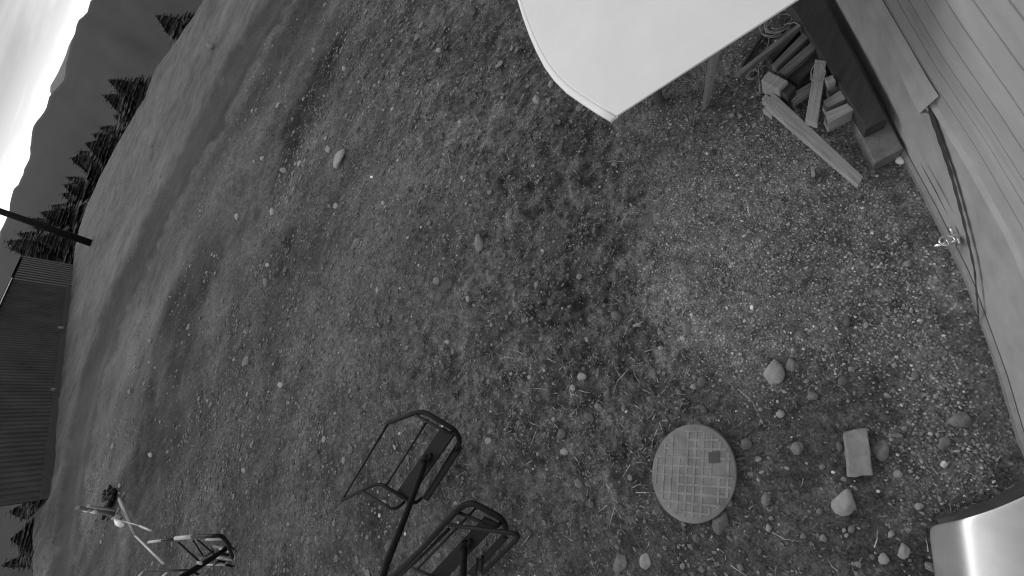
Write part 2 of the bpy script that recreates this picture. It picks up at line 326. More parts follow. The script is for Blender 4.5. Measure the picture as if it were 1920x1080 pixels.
# ------------------------------------------------------------------ mountains
def hill(name, ridge, dist, m, seed, jag):
    pts = [(math.degrees(math.atan2(ray(*q)[0], ray(*q)[1])), ray(*q)[2] / math.hypot(*ray(*q)[:2])) for q in ridge]; pts.sort()
    az = np.linspace(-100, 80, 361); el = np.interp(az, [p[0] for p in pts], [p[1] for p in pts])
    pr = np.concatenate([np.linspace(0, 1, 34), [1.06, 1.2, 1.5]]); rows = []; a = np.radians(az)
    for s in pr:
        D = dist * (.42 + .58 * s); top = el * dist + CAMH + jag * fbm(az * 40, az * 0 + seed, .012, 4)
        zb = -78.0; zz = zb + (top - zb) * (min(s, 1) ** .9) - (max(s - 1, 0) * 300)
        zz = zz + (math.sin(math.pi * min(s, 1)) * 10 * dist / 900) * fbm(az * 4 + seed, np.full_like(az, s * 20), .09, 4)
        rows.append(np.stack([D * np.sin(a), D * np.cos(a), zz], -1))
    V = np.concatenate(rows); n = len(az); nr = len(pr)
    i = np.arange(nr - 1)[:, None] * n; j = np.arange(n - 1)[None, :]
    struct(arr_mesh(name, V, np.stack([i + j, i + j + 1, i + n + j + 1, i + n + j], -1).reshape(-1, 4), m))
RIDGE = [(330, -200), (230, -90), (168, 0), (150, 36), (138, 75), (126, 110), (113, 150), (88, 182), (74, 215), (63, 245), (57, 280), (46, 312), (33, 345), (20, 385), (6, 425), (-15, 480), (-40, 560), (-50, 700), (-60, 900), (-60, 1200)]
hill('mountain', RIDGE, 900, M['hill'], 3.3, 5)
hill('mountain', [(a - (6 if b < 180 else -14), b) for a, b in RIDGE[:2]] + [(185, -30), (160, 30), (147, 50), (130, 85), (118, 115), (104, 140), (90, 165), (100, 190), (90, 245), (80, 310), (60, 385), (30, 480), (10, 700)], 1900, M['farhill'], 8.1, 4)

# ------------------------------------------------------------------ trees beyond the crest
def spruce_mesh(seed, h, wd):
    r = random.Random(seed); b = MB(); bm = b.bm; n_t = int(26 + h)
    for i in range(n_t):
        s = i / (n_t - 1); z = h * (.06 + .93 * s); L = wd * (1 - s) ** .85 * (.8 + .4 * r.random()) + .12; nb = max(7, int(17 * (1 - s) + 6))
        for kk in range(nb):
            a = 2 * math.pi * (kk + r.random()) / nb; Lb = L * r.uniform(.62, 1.15); dz = -Lb * r.uniform(.12, .5); d = Vector((math.cos(a), math.sin(a), 0)); q = Vector((-d.y, d.x, 0))
            for sgn in (-1, 0, 1):
                w0 = Lb * r.uniform(.2, .36) + .05; o = q * sgn * Lb * .22
                p0 = Vector((0, 0, z)); p1 = p0 + d * Lb * .55 + o + Vector((0, 0, dz * .35)); p2 = p0 + d * Lb * (1 - .2 * abs(sgn)) + o * 1.7 + Vector((0, 0, dz))
                vs = [bm.verts.new(v) for v in (p0, p1 - q * w0 + Vector((0, 0, -w0 * .6)), p2, p1 + q * w0 + Vector((0, 0, -w0 * .4)))]
                bm.faces.new(vs)
    rings = []
    for i in range(15):
        s = i / 14; L = wd * (1 - s) ** .85 * .62 + .03; rings.append([bm.verts.new((L * r.uniform(.7, 1.25) * math.cos(a), L * r.uniform(.7, 1.25) * math.sin(a), h * (.05 + .93 * s) - .25 * r.random())) for a in [2 * math.pi * q / 16 for q in range(16)]])
    for A_, B_ in zip(rings, rings[1:]):
        for q in range(16): bm.faces.new((A_[q], A_[(q + 1) % 16], B_[(q + 1) % 16], B_[q]))
    me = bpy.data.meshes.new('crown'); bm.to_mesh(me); bm.free(); me.materials.append(M['spruce'])
    t = MB(); t.tube([(0, 0, -.6), (0, 0, h * .5), (0, 0, h * .97)], [h * .018 + .06, h * .011 + .03, .02], 7)
    mt = bpy.data.meshes.new('trunk'); t.bm.to_mesh(mt); t.bm.free(); mt.materials.append(M['bark'])
    return me, mt, h
SPR = [spruce_mesh(s, 10, wd) for s, wd in ((1, 2.5), (2, 2.9), (3, 2.2), (4, 3.2))]
TREES = [((206, 214), 0, 3, 'broad spruce filling the gap between the pair and the long clump'), ((168, 250), 0, 1, 'dense spruce behind the first two trees of the long clump'), ((139, 282), 0, 3, 'deep dark spruce squeezed in beside the tallest one of the clump'), ((113, 345), 0, 1, 'spruce with thin tip between the narrow one and the full one'),
    ((88, 384), 0, 3, 'spruce straight behind the leaning pole, at its middle'), ((40, 408), 0, 2, 'spruce behind the upper half of the leaning pole'), ((80, 425), 0, 3, 'wide spruce right behind the foot of the leaning pole'), ((36, 444), 0, 1, 'spruce over the upper corner of the slatted shed end'),
    ((46, 948), 0, 3, 'broad spruce touching the near lower corner of the long shed'), ((30, 1040), 0, 1, 'spruce near the bottom left corner, beside the meadow edge'), ((38, 985), 0, 2, 'narrow spruce in the lower left corner clump, nearest the road'), ((198, 148), 88, 0, 'slim dark spruce with bare upper tiers, upper one of a pair behind the meadow crest'),
    ((186, 176), 92, 1, 'broader dark spruce just below its slim twin behind the meadow crest'),
    ((222, 196), 80, 2, 'short spruce half hidden by the meadow crest below the pair of spruces'),
    ((180, 236), 112, 3, 'wide spruce at the top end of the long dark spruce clump'),
    ((155, 267), 116, 0, 'spruce with drooping tiers, second from the top end of the long clump'),
    ((126, 294), 118, 1, 'tallest spruce of the long clump, reaching far over the mountain'),
    ((116, 330), 121, 2, 'narrow spruce in the middle of the long clump, beside the tallest one'),
    ((109, 362), 122, 3, 'full dark spruce at the lower end of the long clump, above the leaning pole'),
    ((70, 397), 118, 0, 'spruce whose tip shows just above the leaning dark pole'),
    ((118, 392), 116, 1, 'low spruce between the long clump and the leaning dark pole'),
    ((52, 424), 112, 2, 'dim spruce just under the leaning dark pole'),
    ((22, 436), 110, 3, 'bushy spruce under the leaning pole near the left edge of the photo'),
    ((4, 452), 106, 1, 'spruce cut by the left edge of the photo above the long shed'),
    ((60, 446), 104, 0, 'low spruce directly over the slatted end of the long shed'),
    ((96, 452), 100, 2, 'small spruce between the slatted end of the shed and the foot of the pole'),
    ((286, 26), 60, 1, 'dark spruce at the very top of the meadow crest, under the mountain'),
    ((306, 46), 56, 3, 'squat dark spruce at the top of the meadow, next to the uppermost one'),
    ((6, 462), 98, 3, 'spruce standing behind the slatted end of the shed at the picture edge'),
    ((30, 936), 44, 1, 'dark spruce past the near end of the long shed, next to its wall'),
    ((6, 962), 42, 3, 'wide dark spruce beyond the near end of the long shed'),
    ((14, 1012), 41, 0, 'dark spruce at the lower left corner, second from the bottom edge'),
    ((-8, 1062), 40, 2, 'dark spruce cut by the bottom left corner of the photo')]
for (pq, dist, v, lab) in TREES:
    d_ = ray(*pq); rc_ = math.exp(np.interp(math.degrees(math.atan2(d_[0], d_[1])), CA, CD)); dist = rc_ + 22 + 7 * v; tip = away(*pq, dist); bz = gz(tip); h = max(tip.z - bz, 3.0); cm, tm, h0 = SPR[v]; sc = h / h0; ws = (1.35 + .0115 * dist) * (1.35 if dist > 70 else .8 if pq[1] < 60 else 1.5) * (1.0, 1.1, .9, 1.15)[v]
    t = empty('spruce_tree', (tip.x, tip.y, tip.z - h), lab, 'spruce', 'spruces beyond the meadow crest'); t.rotation_euler = (0, 0, random.random() * 6.28); t.scale = (ws, ws, sc)
    link('crown', cm, None, t); link('trunk', tm, None, t)

# ------------------------------------------------------------------ long dark shed beyond the road
def build_shed():
    A = at(131, 541); B = at(88, 936); E_ = at(137, 492); d = (A - B).normalized(); nrm = Vector((d.y, -d.x, 0))
    if nrm.dot(-B) < 0: nrm = -nrm
    zt = over(20, 536, A).z; L1 = (A - B).length; E_ = B + d * (E_ - B).dot(d); L2 = (E_ - B).length; print('shed', A, B, E_, zt)
    t = empty('long_shed', B, 'long low dark shed with ribbed cladding, standing beyond the dirt road', 'shed')
    P = lambda s, o, z: B + d * (s + (-o * 1.5 if o < -.3 else 0)) + nrm * o + Vector((0, 0, z))
    b = MB(); pitch = .52; prof = [(0, 0), (.24, 0), (.28, .11), (.38, .11)]; s = 0; pts = []
    while s < L1 - pitch: pts += [(s + a, o) for a, o in prof]; s += pitch
    pts.append((L1, 0)); b.loft([[P(a, o, -.4) for a, o in pts], [P(a, o, zt) for a, o in pts]])
    b.prism([P(0, -9, zt - 1), P(L1, -9, zt - 1), P(L1, -.05, zt - .1), P(0, -.05, zt - .1)], zt - .6)
    b.build('wall', M['shed'], t)
    b = MB(); b.prism([P(-.5, .32, zt + .13), P(L1 + .1, .32, zt + .13), P(L1 + .1, .12, zt + .15), P(-.5, .12, zt + .15)], .05); b.build('roof_trim', M['steel_pale'], t)
    b = MB(); b.loft([[P(-.6, .1, zt + .21), P(L2, .1, zt + .21)], [P(-.6, -4.5, zt - .3), P(L2, -4.5, zt - .3)], [P(-.6, -9.2, zt - .8), P(L2, -9.2, zt - .8)], [P(-.6, -9.2, zt - .95), P(L2, -9.2, zt - .95)], [P(-.6, .1, zt + .06), P(L2, .1, zt + .06)]]); b.build('roof', M['shed'], t)
    b = MB(); n = 11
    for i in range(n):
        s0 = L1 + .3 + (L2 - L1 - .5) * i / n; w_ = (L2 - L1) / n * .42; b.prism([P(s0, .06, zt), P(s0 + w_, .06, zt), P(s0 + w_, -.1, zt), P(s0, -.1, zt)], zt + .3)
    b.build('slat_screen', M['shedslat'], t)
    b = MB(); b.prism([P(L1 + .05, -.4, zt - .1), P(L2, -.4, zt - .1), P(L2, -9, zt - 1), P(L1 + .05, -9, zt - 1)], zt - .7); b.build('rear_wall', M['shed'], t)
    b = MB(); b.prism([P(-.1, .35, .3), P(L1, .35, .3), P(L1, .10, .3), P(-.1, .10, .3)], .7); b.build('plinth', M['dark'], t)
    for s0, z0, h0 in ((L1 * .62, .25, .35), (L1 * .30, .3, .2)):
        b = MB(); b.prism([P(s0, .70, z0 + h0), P(s0 + h0, .70, z0 + h0), P(s0 + h0, .56, z0 + h0), P(s0, .56, z0 + h0)], h0); b.build('wall_box', M['grey'], t)
build_shed()
# dark leaning pole on the meadow
b0 = at(171, 456); b1 = over(0, 396, b0); ax = (away(0, 396, (b0.xy.length) - .0) - b0); tip = b0 + ax * 2.2
b = MB(); b.tube([b0 - ax * .05, b0 + ax, tip], [.40, .31, .22], 14)
tag(b.build('utility_pole', M['steel'], None, b0), 'thick dark pole leaning over the meadow at the left, in front of the sky', 'pole')

# ------------------------------------------------------------------ station wall
BASE = [at(1560, 30), at(1625, 150), at(1690, 280), at(1750, 390), at(1815, 520), at(1880, 700), at(1920, 835)]
d0 = (BASE[0] - BASE[-1]).normalized()
LINE = [BASE[-1] - d0 * 3.2] + BASE[::-1] + [BASE[0] + d0 * 3.5]
NW = Vector((-d0.y, d0.x, 0)); NW = NW if NW.dot(-BASE[3]) > 0 else -NW       # out of the wall, towards the camera
def along(s):                                   # s in metres from the start of LINE
    for a, c in zip(LINE, LINE[1:]):
        l = (c - a).length
        if s <= l or c is LINE[-1]: return a + (c - a) * (s / l)
        s -= l
LT = sum((c - a).length for a, c in zip(LINE, LINE[1:])); SS = [LT * i / 90 for i in range(91)]
def s_of(p):
    return min(SS + [LT * i / 900 for i in range(901)], key=lambda s: (along(s) - Vector((p[0], p[1], 0))).length)
def onwall(px, py):                             # s, z on the wall for a pixel
    d = ray(px, py); a = BASE[0]; t = (a.x * NW.x + a.y * NW.y) / (d[0] * NW.x + d[1] * NW.y); p = Vector((d[0] * t, d[1] * t, CAMH + d[2] * t)); s = s_of(p)
    for _ in range(4):                          # follow the slight bow of the wall
        q = along(s); t = (q.x * NW.x + q.y * NW.y) / (d[0] * NW.x + d[1] * NW.y); p = Vector((d[0] * t, d[1] * t, CAMH + d[2] * t)); s = s_of(p)
    return s, p.z
def W(s, z, o=0.0): return along(s) + NW * o + Vector((0, 0, z))
for q in [(1640, 32), (1755, 205), (1707, 32), (1920, 385), (1735, 32), (1920, 295), (1770, 32), (1920, 215), (1820, 32), (1920, 150), (1850, 600), (1920, 30), (1790, 450)]: print(q, onwall(*q))
st = empty('station_building', along(LT / 2), 'grey metal sided building along the right, seen from above its own wall', 'building')
def zs(s): return .70 + .05 * math.sin(s * .8)
def wall_rows():
    ribs = [.80, .90, .99, 1.10, 1.225, 1.36, 1.50, 1.66, 1.84, 2.04, 2.26, 2.5, 2.76, 3.04, 3.34, 3.66, 4.0]; prof = [(.67, .012)]
    for z in ribs: prof += [(z - .060, .012), (z - .010, .009), (z - .009, -.022), (z + .010, -.022), (z + .011, .014), (z + .05, .012)]
    prof.append((4.6, .012)); return prof
b = MB(); b.loft([[W(s, z + .0 * s, o + .004 * math.sin(s * 3 + z * 5)) for s in SS] for z, o in wall_rows()], smooth=True)
b.loft([[W(SS[0], z, -.25 - .0) for z in (0, 4.6)], [W(SS[-1], z, -.25) for z in (0, 4.6)]]); o = b.build('siding', M['wall'], st); o.modifiers.new('es', 'EDGE_SPLIT').split_angle = math.radians(28)
b = MB(); b.loft([[W(s, 0, -.02) for s in SS], [W(s, .05, -.02) for s in SS], [W(s, .05, .0) for s in SS], [W(s, .66, .018) for s in SS], [W(s, .69, .030) for s in SS], [W(s, .70, .0) for s in SS]]); b.build('skirt_board', M['flash'], st)
b = MB(); b.loft([[W(s, -.1, .012) for s in SS], [W(s, .045, .022) for s in SS], [W(s, .06, .004) for s in SS]]); b.build('sill_strip', M['concrete'], st)
# upper flashing strip that stops at a bent end, and the open seam below it
sA, zA = onwall(1640, 32); sB, zB = onwall(1757, 200); sC, zC = onwall(1850, 600)
b = MB(); n = 26; rows = [[], [], [], []]
for i in range(n + 1):
    t = i / n; s = sA + 2.2 + (sB - sA - 2.2) * t; z = .66 + (zB - .66) * t ** 2
    for r_, (dz, o) in zip(rows, ((-.022, .034), (-.005, .052 + .02 * t ** 8), (.075, .040), (.115, .018))): r_.append(W(s, z + dz, o))
b.loft(rows, smooth=False); b.build('flashing', M['flash'], st)
b = MB(); n = 60; ra, rb, rc = [], [], []
for i in range(n + 1):
    t = i / n; s = sB + (sC - sB) * t; z = zB + (zC - zB) * t + .05 * math.sin(math.pi * t); wv = .004 * math.sin(i * 1.3); hw = .021 * (1 - t) ** .6 + .005
    ra.append(W(s, z - hw + wv, .032)); rb.append(W(s, z + wv * .4, .035)); rc.append(W(s, z + hw * .9 - wv, .030))
b.loft([ra, rb, rc]); F0, F1 = [], []
for i in range(27):
    t = i / 26; s = sA + 2.2 + (sB - sA - 2.2) * t; z = .66 + (zB - .66) * t ** 2; F0.append(W(s, z - .040, .0325)); F1.append(W(s, z - .022, .0335))
b.loft([F0, F1]); b.build('open_seam', M['dark'], st)
def crack(q0, q1, wd, name='seam', o=.034):
    s0, z0 = onwall(*q0); s1, z1 = onwall(*q1); b = MB(); n = 10
    f_ = lambda i, k: W(s0 + (s1 - s0) * i / n, z0 + (z1 - z0) * i / n + k * wd * (.3 + math.sin(math.pi * i / n)), o + .002 * abs(k))
    b.loft([[f_(i, -1) for i in range(n + 1)], [f_(i, 1) for i in range(n + 1)]]); b.build(name, M['dark'], st)
crack((1740, 300), (1792, 398), .006); crack((1661, 155), (1692, 250), .004); crack((1692, 70), (1700, 84), .010); crack((1579, 33), (1690, 272), .006); crack((1810, 560), (1845, 640), .003)
# faucet on the skirt
sF, zF = onwall(1806, 449); FB = W(sF, zF, .02)
fa = empty('outdoor_faucet', FB, 'shiny metal faucet with round handle on the skirt of the building', 'faucet')
b = MB(); b.tube([FB, FB + NW * .012], .030, 16); b.build('flange', M['chrome'], fa)
b = MB(); b.tube([FB, FB + NW * .075, FB + NW * .10 + Vector((0, 0, -.02)), FB + NW * .105 + Vector((0, 0, -.07))], [.013, .014, .014, .012], 10); b.build('spout', M['chrome'], fa)
b = MB(); c0 = FB + NW * .06 + Vector((0, 0, .055)); b.tube([FB + NW * .06, c0], .006, 8); b.tube([c0 + d0 * (.032 * math.cos(a)) + NW * (.032 * math.sin(a)) for a in [i * math.pi / 8 for i in range(17)]], .006, 6, False); b.tube([c0 - d0 * .03, c0 + d0 * .03], .005, 6); b.build('handle', M['chrome'], fa)
b = MB(); c1 = W(*onwall(1797, 430), .03); b.tube([c1 - d0 * .02, c1 + d0 * .03 + Vector((0, 0, .01))], [.012, .008], 8); b.build('clamp', M['chrome'], fa)

# ------------------------------------------------------------------ planks, blocks, beams
def plank(name, quad, ztop, thick, m, label, cat, group=None, ztop2=None, bev=.004):
    z2 = ztop if ztop2 is None else ztop2; zz = [ztop, z2, z2, ztop]       # corners: start side a, end side a, end side b, start side b
    pts = [at(q[0], q[1], z) for q, z in zip(quad, zz)]; c = sum(pts, Vector()) / 4; d = (pts[1] - pts[0]) + (pts[2] - pts[3]); rz = math.atan2(d.y, d.x)
    b = MB(); n = Vector((0, 0, -thick)); b.prism(pts, n); b.bevel(bev); o = b.build(name, m, None, c, rz)
    return tag(o, label, cat, group)
LG = 'planks and blocks in the lumber pile'
plank('wooden_plank', [(1449, 172), (1619, 331), (1609, 349), (1436, 200)], .16, .05, M['wood'], 'longest pale plank, lying in front of the lumber pile on the gravel', 'plank', LG, .10)
plank('wooden_plank', [(1529, 111), (1510, 225), (1533, 233), (1550, 114)], .24, .06, M['wood'], 'pale plank with a wire loop round it, lying across the pile', 'plank', LG)
plank('wooden_plank', [(1477, 180), (1526, 150), (1526, 168), (1488, 194)], .10, .05, M['wood'], 'short plank half buried under the wire looped plank', 'plank', LG)
plank('wooden_block', [(1427, 150), (1441, 133), (1478, 152), (1461, 168)], .24, .17, M['wood'], 'squared timber end block at the upper corner of the longest plank', 'timber block', LG)
plank('wooden_block', [(1462, 169), (1479, 153), (1493, 163), (1477, 182)], .20, .15, M['wooddark'], 'dark piece painting the shaded side of the pale squared end block', 'timber block', LG)  # end block's shaded side, built as its own dark-coloured piece
plank('wooden_block', [(1428, 184), (1436, 176), (1450, 185), (1441, 198)], .10, .09, M['wood'], 'small offcut sticking out under the upper end of the longest plank', 'timber block', LG)
plank('wooden_block', [(1430, 205), (1437, 198), (1456, 206), (1447, 218)], .07, .06, M['wood'], 'lowest offcut on the gravel at the upper end of the longest plank', 'timber block', LG)
plank('wooden_block', [(1546, 146), (1561, 140), (1568, 152), (1552, 160)], .26, .08, M['wood'], 'smallest pale cube block at the top of the block column beside the dark beam', 'timber block', LG)
plank('wooden_block', [(1550, 161), (1576, 150), (1581, 165), (1556, 174)], .18, .10, M['woodold'], 'dull block under the smallest cube block beside the dark beam', 'timber block', LG)
plank('wooden_block', [(1543, 190), (1578, 167), (1589, 183), (1550, 202)], .20, .12, M['wood'], 'middle pale block of the column beside the dark beam', 'timber block', LG)
plank('wooden_block', [(1546, 211), (1589, 193), (1601, 205), (1554, 231)], .22, .14, M['wood'], 'lowest and largest pale block of the column beside the dark beam', 'timber block', LG)
plank('wooden_plank', [(1446, 122), (1507, 60), (1516, 70), (1456, 128)], .20, .06, M['woodold'], 'weathered plank next to the long pale batten, under the dark beam', 'plank', LG)
plank('wooden_plank', [(1459, 134), (1524, 76), (1533, 88), (1473, 142)], .20, .06, M['woodold'], 'weathered grey plank in the middle of the dark stack', 'plank', LG)
plank('wooden_plank', [(1474, 144), (1530, 92), (1540, 108), (1496, 158)], .16, .08, M['wooddark'], 'darkest plank of the stack, nearest the wire looped plank', 'plank', LG)
plank('wooden_plank', [(1440, 106), (1494, 46), (1503, 54), (1448, 114)], .13, .06, M['wooddark'], 'dark plank between the long pale batten and the weathered planks', 'plank', LG)
plank('wooden_batten', [(1377, 138), (1494, 46), (1502, 48), (1387, 141)], .15, .04, M['woodold'], 'long thin pale batten lying along the top edge of the pile', 'batten', None, .24)
plank('wooden_batten', [(1389, 122), (1434, 52), (1438, 54), (1393, 124)], .05, .03, M['wooddark'], 'thin dark stick on the ground above the pale batten', 'batten')
plank('wood_chip', [(1520, 312), (1527, 311), (1529, 330), (1522, 331)], .03, .02, M['rockpale'], 'small pale rectangular chip on the gravel beside the longest plank', 'wood chip')
b = MB()
bm_q = [(1497, 32), (1624, 241), (1657, 225), (1559, 32)]
def px_prism(name, q, z, th, m, label, cat):
    pts = [at(*p, z) for p in q]; c = sum(pts, Vector()) / len(pts); b = MB(); b.prism(pts, th); b.bevel(.006); return tag(b.build(name, m, None, c), label, cat)
e0 = Vector(((1559 + 1497) / 2, 32, 0))
px_prism('steel_beam', [(1440, -60), (1624, 241), (1664, 222), (1515, -60)], .24, .13, M['wooddark'], 'long dark beam lying along the foot of the building wall', 'beam')
px_prism('concrete_block', [(1560, 147), (1640, 306), (1694, 278), (1625, 150)], .11, .14, M['blockgrey'], 'grey concrete block under the end of the long dark beam', 'block')
# wire
def coil(name, c, R_, n, z, m, label, flat=.5, rw=.003):
    r = random.Random(5); b = MB()
    for k in range(n):
        o = Vector((r.uniform(-.3, .3), r.uniform(-.3, .3), 0)) * R_ * .5; a0 = r.random() * 6; rr = R_ * r.uniform(.6, 1.05); tx, ty = r.uniform(-.2, .2), r.uniform(-.2, .2)
        b.tube([c + o + Vector((rr * math.cos(a), rr * math.sin(a) * r.uniform(.96, 1.04), z + rr * (tx * math.cos(a) + ty * math.sin(a)) * flat + .004 * k)) for a in [a0 + i * 2 * math.pi / 26 for i in range(25)]], rw, 5)
    return b, tag
cc = at(1461, 57); b, _ = coil('c', cc, .125, 8, .08, None, ''); b.tube([at(1443, 66, .1), at(1440, 85, .12), at(1430, 108, .12), at(1422, 130, .06), at(1424, 155, .05), at(1425, 174, .04)], .0035, 5)
b.tube([at(1470, 46, .12), at(1490, 42, .2), at(1500, 48, .25)], .0035, 5)
tag(b.build('wire_coil', M['wire'], None, cc), 'tangled coil of pale wire with a trailing end, at the top of the lumber pile', 'wire coil')
c2 = at(1413, 144); b, _ = coil('c', c2, .048, 3, .03, None, '', .3); tag(b.build('wire_ring', M['wire'], None, c2), 'small single ring of pale wire on the ground left of the end block', 'wire ring')
c3 = at(1531, 141, .25); b = MB(); ring = [at(1521, 150, .27), at(1530, 152, .275), at(1544, 150, .27), at(1548, 135, .28), at(1540, 118, .29), at(1527, 120, .29), at(1521, 134, .28), at(1521, 150, .27)]; b.tube(ring, .004, 6)
tag(b.build('wire_loop', M['wire'], None, c3), 'loop of wire tied round the plank lying across the pile', 'wire loop')
# ------------------------------------------------------------------ white cover
def build_cover():
    Z = 1.5; edge = [(938, -240), (946, -150), (955, -70), (966, -10), (978, 30), (990, 64), (1003, 94), (1018, 123), (1036, 148), (1060, 172), (1090, 193), (1118, 211), (1143, 226)]
    tip = [(1160, 215)]; straight = [(1250, 156), (1345, 95), (1445, 31), (1610, -76), (1690, -127), (1700, -180), (1640, -330), (1480, -430), (1250, -470), (1060, -430), (960, -330)]
    cen = at(1250, -40, Z); t = empty('white_cover', Vector((cen.x, cen.y, gz(cen))), 'big smooth white cover with a rounded rim, jutting in at the top over the yard', 'cover')
    ring = [at(*p, Z) for p in edge]; inn = lambda p, k: p + (cen - p).normalized() * k
    rows = []
    for k, dz in ((0, -.022), (0.003, -.010), (.010, -.003), (.036, 0), (.041, 0), (.044, -.005), (.049, -.005), (.053, .001)): rows.append([(inn(p, k) if i_ < len(ring) - 1 else p + (at(1161, 213.5, Z) - p).normalized() * k) + Vector((0, 0, dz)) for i_, p in enumerate(ring)])
    b = MB(); R_ = b.loft(rows, smooth=True); lp = [q[-1] for q in R_]; dn = [b.bm.verts.new(v.co - Vector((0, 0, .02))) for v in lp]
    for i_ in range(len(lp) - 1): b.bm.faces.new((lp[i_], lp[i_ + 1], dn[i_ + 1], dn[i_]))
    rim = b.build('rim', M['white'], t)
    b = MB(); top = [inn(p, .053) + Vector((0, 0, .001)) for p in ring[:-1]] + [ring[-1] + (at(1161, 213.5, Z) - ring[-1]).normalized() * .053 + Vector((0, 0, .001))] + [at(*p, Z) for p in straight]; b.prism(top, .012); b.build('top_sheet', M['white'], t)
    for q0, q1, r_ in (((1322, 204), (1341, 92), .03),):
        p0 = at(*q0); p1 = at(*q1, 1.0); p1 = p0 + (p1 - p0) * 1.46; s_ = MB()
        a = (p1 - p0).normalized().cross(Vector((0, 0, 1))).normalized() * .026; f_ = Vector((NW.x, NW.y, 0)) * .018
        s_.prism([p0 - a - f_, p0 + a - f_, p0 + a + f_, p0 - a + f_], (p1 - p0)); s_.bevel(.004); s_.build('prop', M['wood'], t)
    s_ = MB(); p = at(1130, -40, Z); s_.tube([(p.x, p.y, gz(p) - .05), (p.x, p.y, Z - .04)], .05, 12); s_.build('post', M['grey'], t)
build_cover()
# ------------------------------------------------------------------ galvanised hood at the lower right corner
def build_hood():
    xs = [(1741, .10), (1760, .165), (1780, .230), (1797, .280), (1812, .308), (1836, .326), (1866, .334), (1905, .336), (1940, .332), (1990, .318)]
    ed = lambda x: float(np.interp(x, [1741, 1800, 1860, 1920, 1990], [986, 973, 954, 929, 890])); rows = []; low = []
    for x, z in xs:
        rows.append([at(x + k * .13, ed(x) + k, z) for k in (0, 40, 90, 150, 220, 300)]); low.append(at(x, ed(x), z))
    c = at(1900, 1080, 0); t = empty('metal_hood', c, 'shiny galvanised metal hood with a rolled side, cut by the lower right corner', 'hood')
    b = MB(); b.loft(rows, smooth=True); o = b.build('sheet', M['galv'], t); sm = o.modifiers.new('thick', 'SOLIDIFY'); sm.thickness = .006; sb = o.modifiers.new('round', 'SUBSURF'); sb.levels = 2; sb.render_levels = 2
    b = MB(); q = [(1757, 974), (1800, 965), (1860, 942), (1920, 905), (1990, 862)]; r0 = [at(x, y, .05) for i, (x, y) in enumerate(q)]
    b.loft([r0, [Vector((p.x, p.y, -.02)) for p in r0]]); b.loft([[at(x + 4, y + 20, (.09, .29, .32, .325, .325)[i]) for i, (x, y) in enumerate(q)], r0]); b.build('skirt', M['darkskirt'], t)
build_hood()
# ------------------------------------------------------------------ round lid
def build_lid():
    c = at(1297, 886.5, .05); z0 = .055; t = empty('tank_lid', Vector((c.x, c.y, 0)), 'round grey tank lid with a square grid tread and one dark square hole', 'tank lid')
    E1 = (at(1376, 886.5, z0) - at(1218, 886.5, z0)) / 2; E2 = (at(1297, 980, z0) - at(1297, 793, z0)) / 2; C0 = at(1297, 886.5, z0)
    pt = lambda u, v, z=0: C0 + E1 * u + E2 * v + Vector((0, 0, z)); n = 72; cs = [(math.cos(2 * math.pi * i / n), math.sin(2 * math.pi * i / n)) for i in range(n)]
    b = MB(); rows = [[pt(a * k, s * k, z) for a, s in cs] for k, z in ((1.0, -.09), (1.0, -.012), (.992, -.003), (.975, 0), (.5, .004))]; R_ = b.loft(rows, close=True, smooth=True); b.bm.faces.new(R_[-1]); b.build('disc', M['lid'], t)
    b = MB(); r = random.Random(3); g = .188; ang = math.radians(3); ca, sa = math.cos(ang), math.sin(ang)
    for ax_ in (0, 1):
        for i in range(-6, 6):
            off = (i + .3) * g * (1.0 if ax_ else 1.02); m_ = math.sqrt(max(0, .93 ** 2 - off * off))
            if m_ < .1: continue
            k0 = -m_
            while k0 < m_ - .02:
                k1 = min(m_, k0 + g * r.choice((1, 1, 2, 2, 3))); hw = r.uniform(.022, .030); hz = .0035 + r.uniform(0, .0015)
                if r.random() < .96:
                    q = []
                    for aa, bb in ((k0, off - hw), (k1, off - hw), (k1, off + hw), (k0, off + hw)):
                        u_, v_ = (aa, bb) if ax_ == 0 else (bb, aa); q.append((u_ * ca - v_ * sa, u_ * sa + v_ * ca))
                    b.prism([pt(u_, v_ * .95, hz + .004 * (1 - min(1, math.hypot(u_, v_))) + (.0006 if ax_ else 0)) for u_, v_ in q], .006)
                k0 = k1
    b.build('tread', M['lid_hi'], t)
    b = MB(); uq, vq = (1338 - 1297) / 79, (858 - 886.5) / 93.5; b.prism([pt(uq + a, vq + s, .0095) for a, s in ((-.125, -.1), (.125, -.12), (.13, .10), (-.12, .115))], .004); b.build('hand_hole', M['darkskirt'], t)
build_lid()
# ------------------------------------------------------------------ chairs of the lift, parked on the ground
def chair(c0, label, bars, seat, slat, hanger, extra=(), lo=.0):
    o = at(*c0); t = empty('lift_chair', Vector((o.x, o.y, gz(o))), label, 'lift chair', 'lift chairs parked on the dirt')
    for name, pts, r, m in bars:
        b = MB(); b.tube([at(x, y, z) for x, y, z in pts], r, 9); b.build(name, M[m], t)
    for name, q, th in (('seat', seat, .035), ('foot_slat', slat, .03)):
        if q: b = MB(); b.prism([at(*p) for p in q], th); b.bevel(.006); b.build(name, M['seat'], t)
    b = MB(); hp = [at(*p[:3]) for p in hanger]; b.tube(hp, [p[3] for p in hanger], 12); h = b.build('hanger', M['steel'], t)
    b = MB(); d_ = (hp[1] - hp[0]).normalized(); b.tube([hp[0] - d_ * .05, hp[0] + d_ * .02], .045, 12); b.tube([hp[0] + Vector((-.09, .03, -.02)), hp[0] + Vector((.09, -.03, -.02))], .022, 9); b.build('pivot', M['steel'], t)
    return t, h, hp
def arc3(a, b_, c, n=5):                       # a rounded corner
    a, b_, c = (np.array(q, float) for q in (a, b_, c)); return [tuple((1 - s) ** 2 * a + 2 * s * (1 - s) * b_ + s * s * c) for s in [i / n for i in range(n + 1)]]
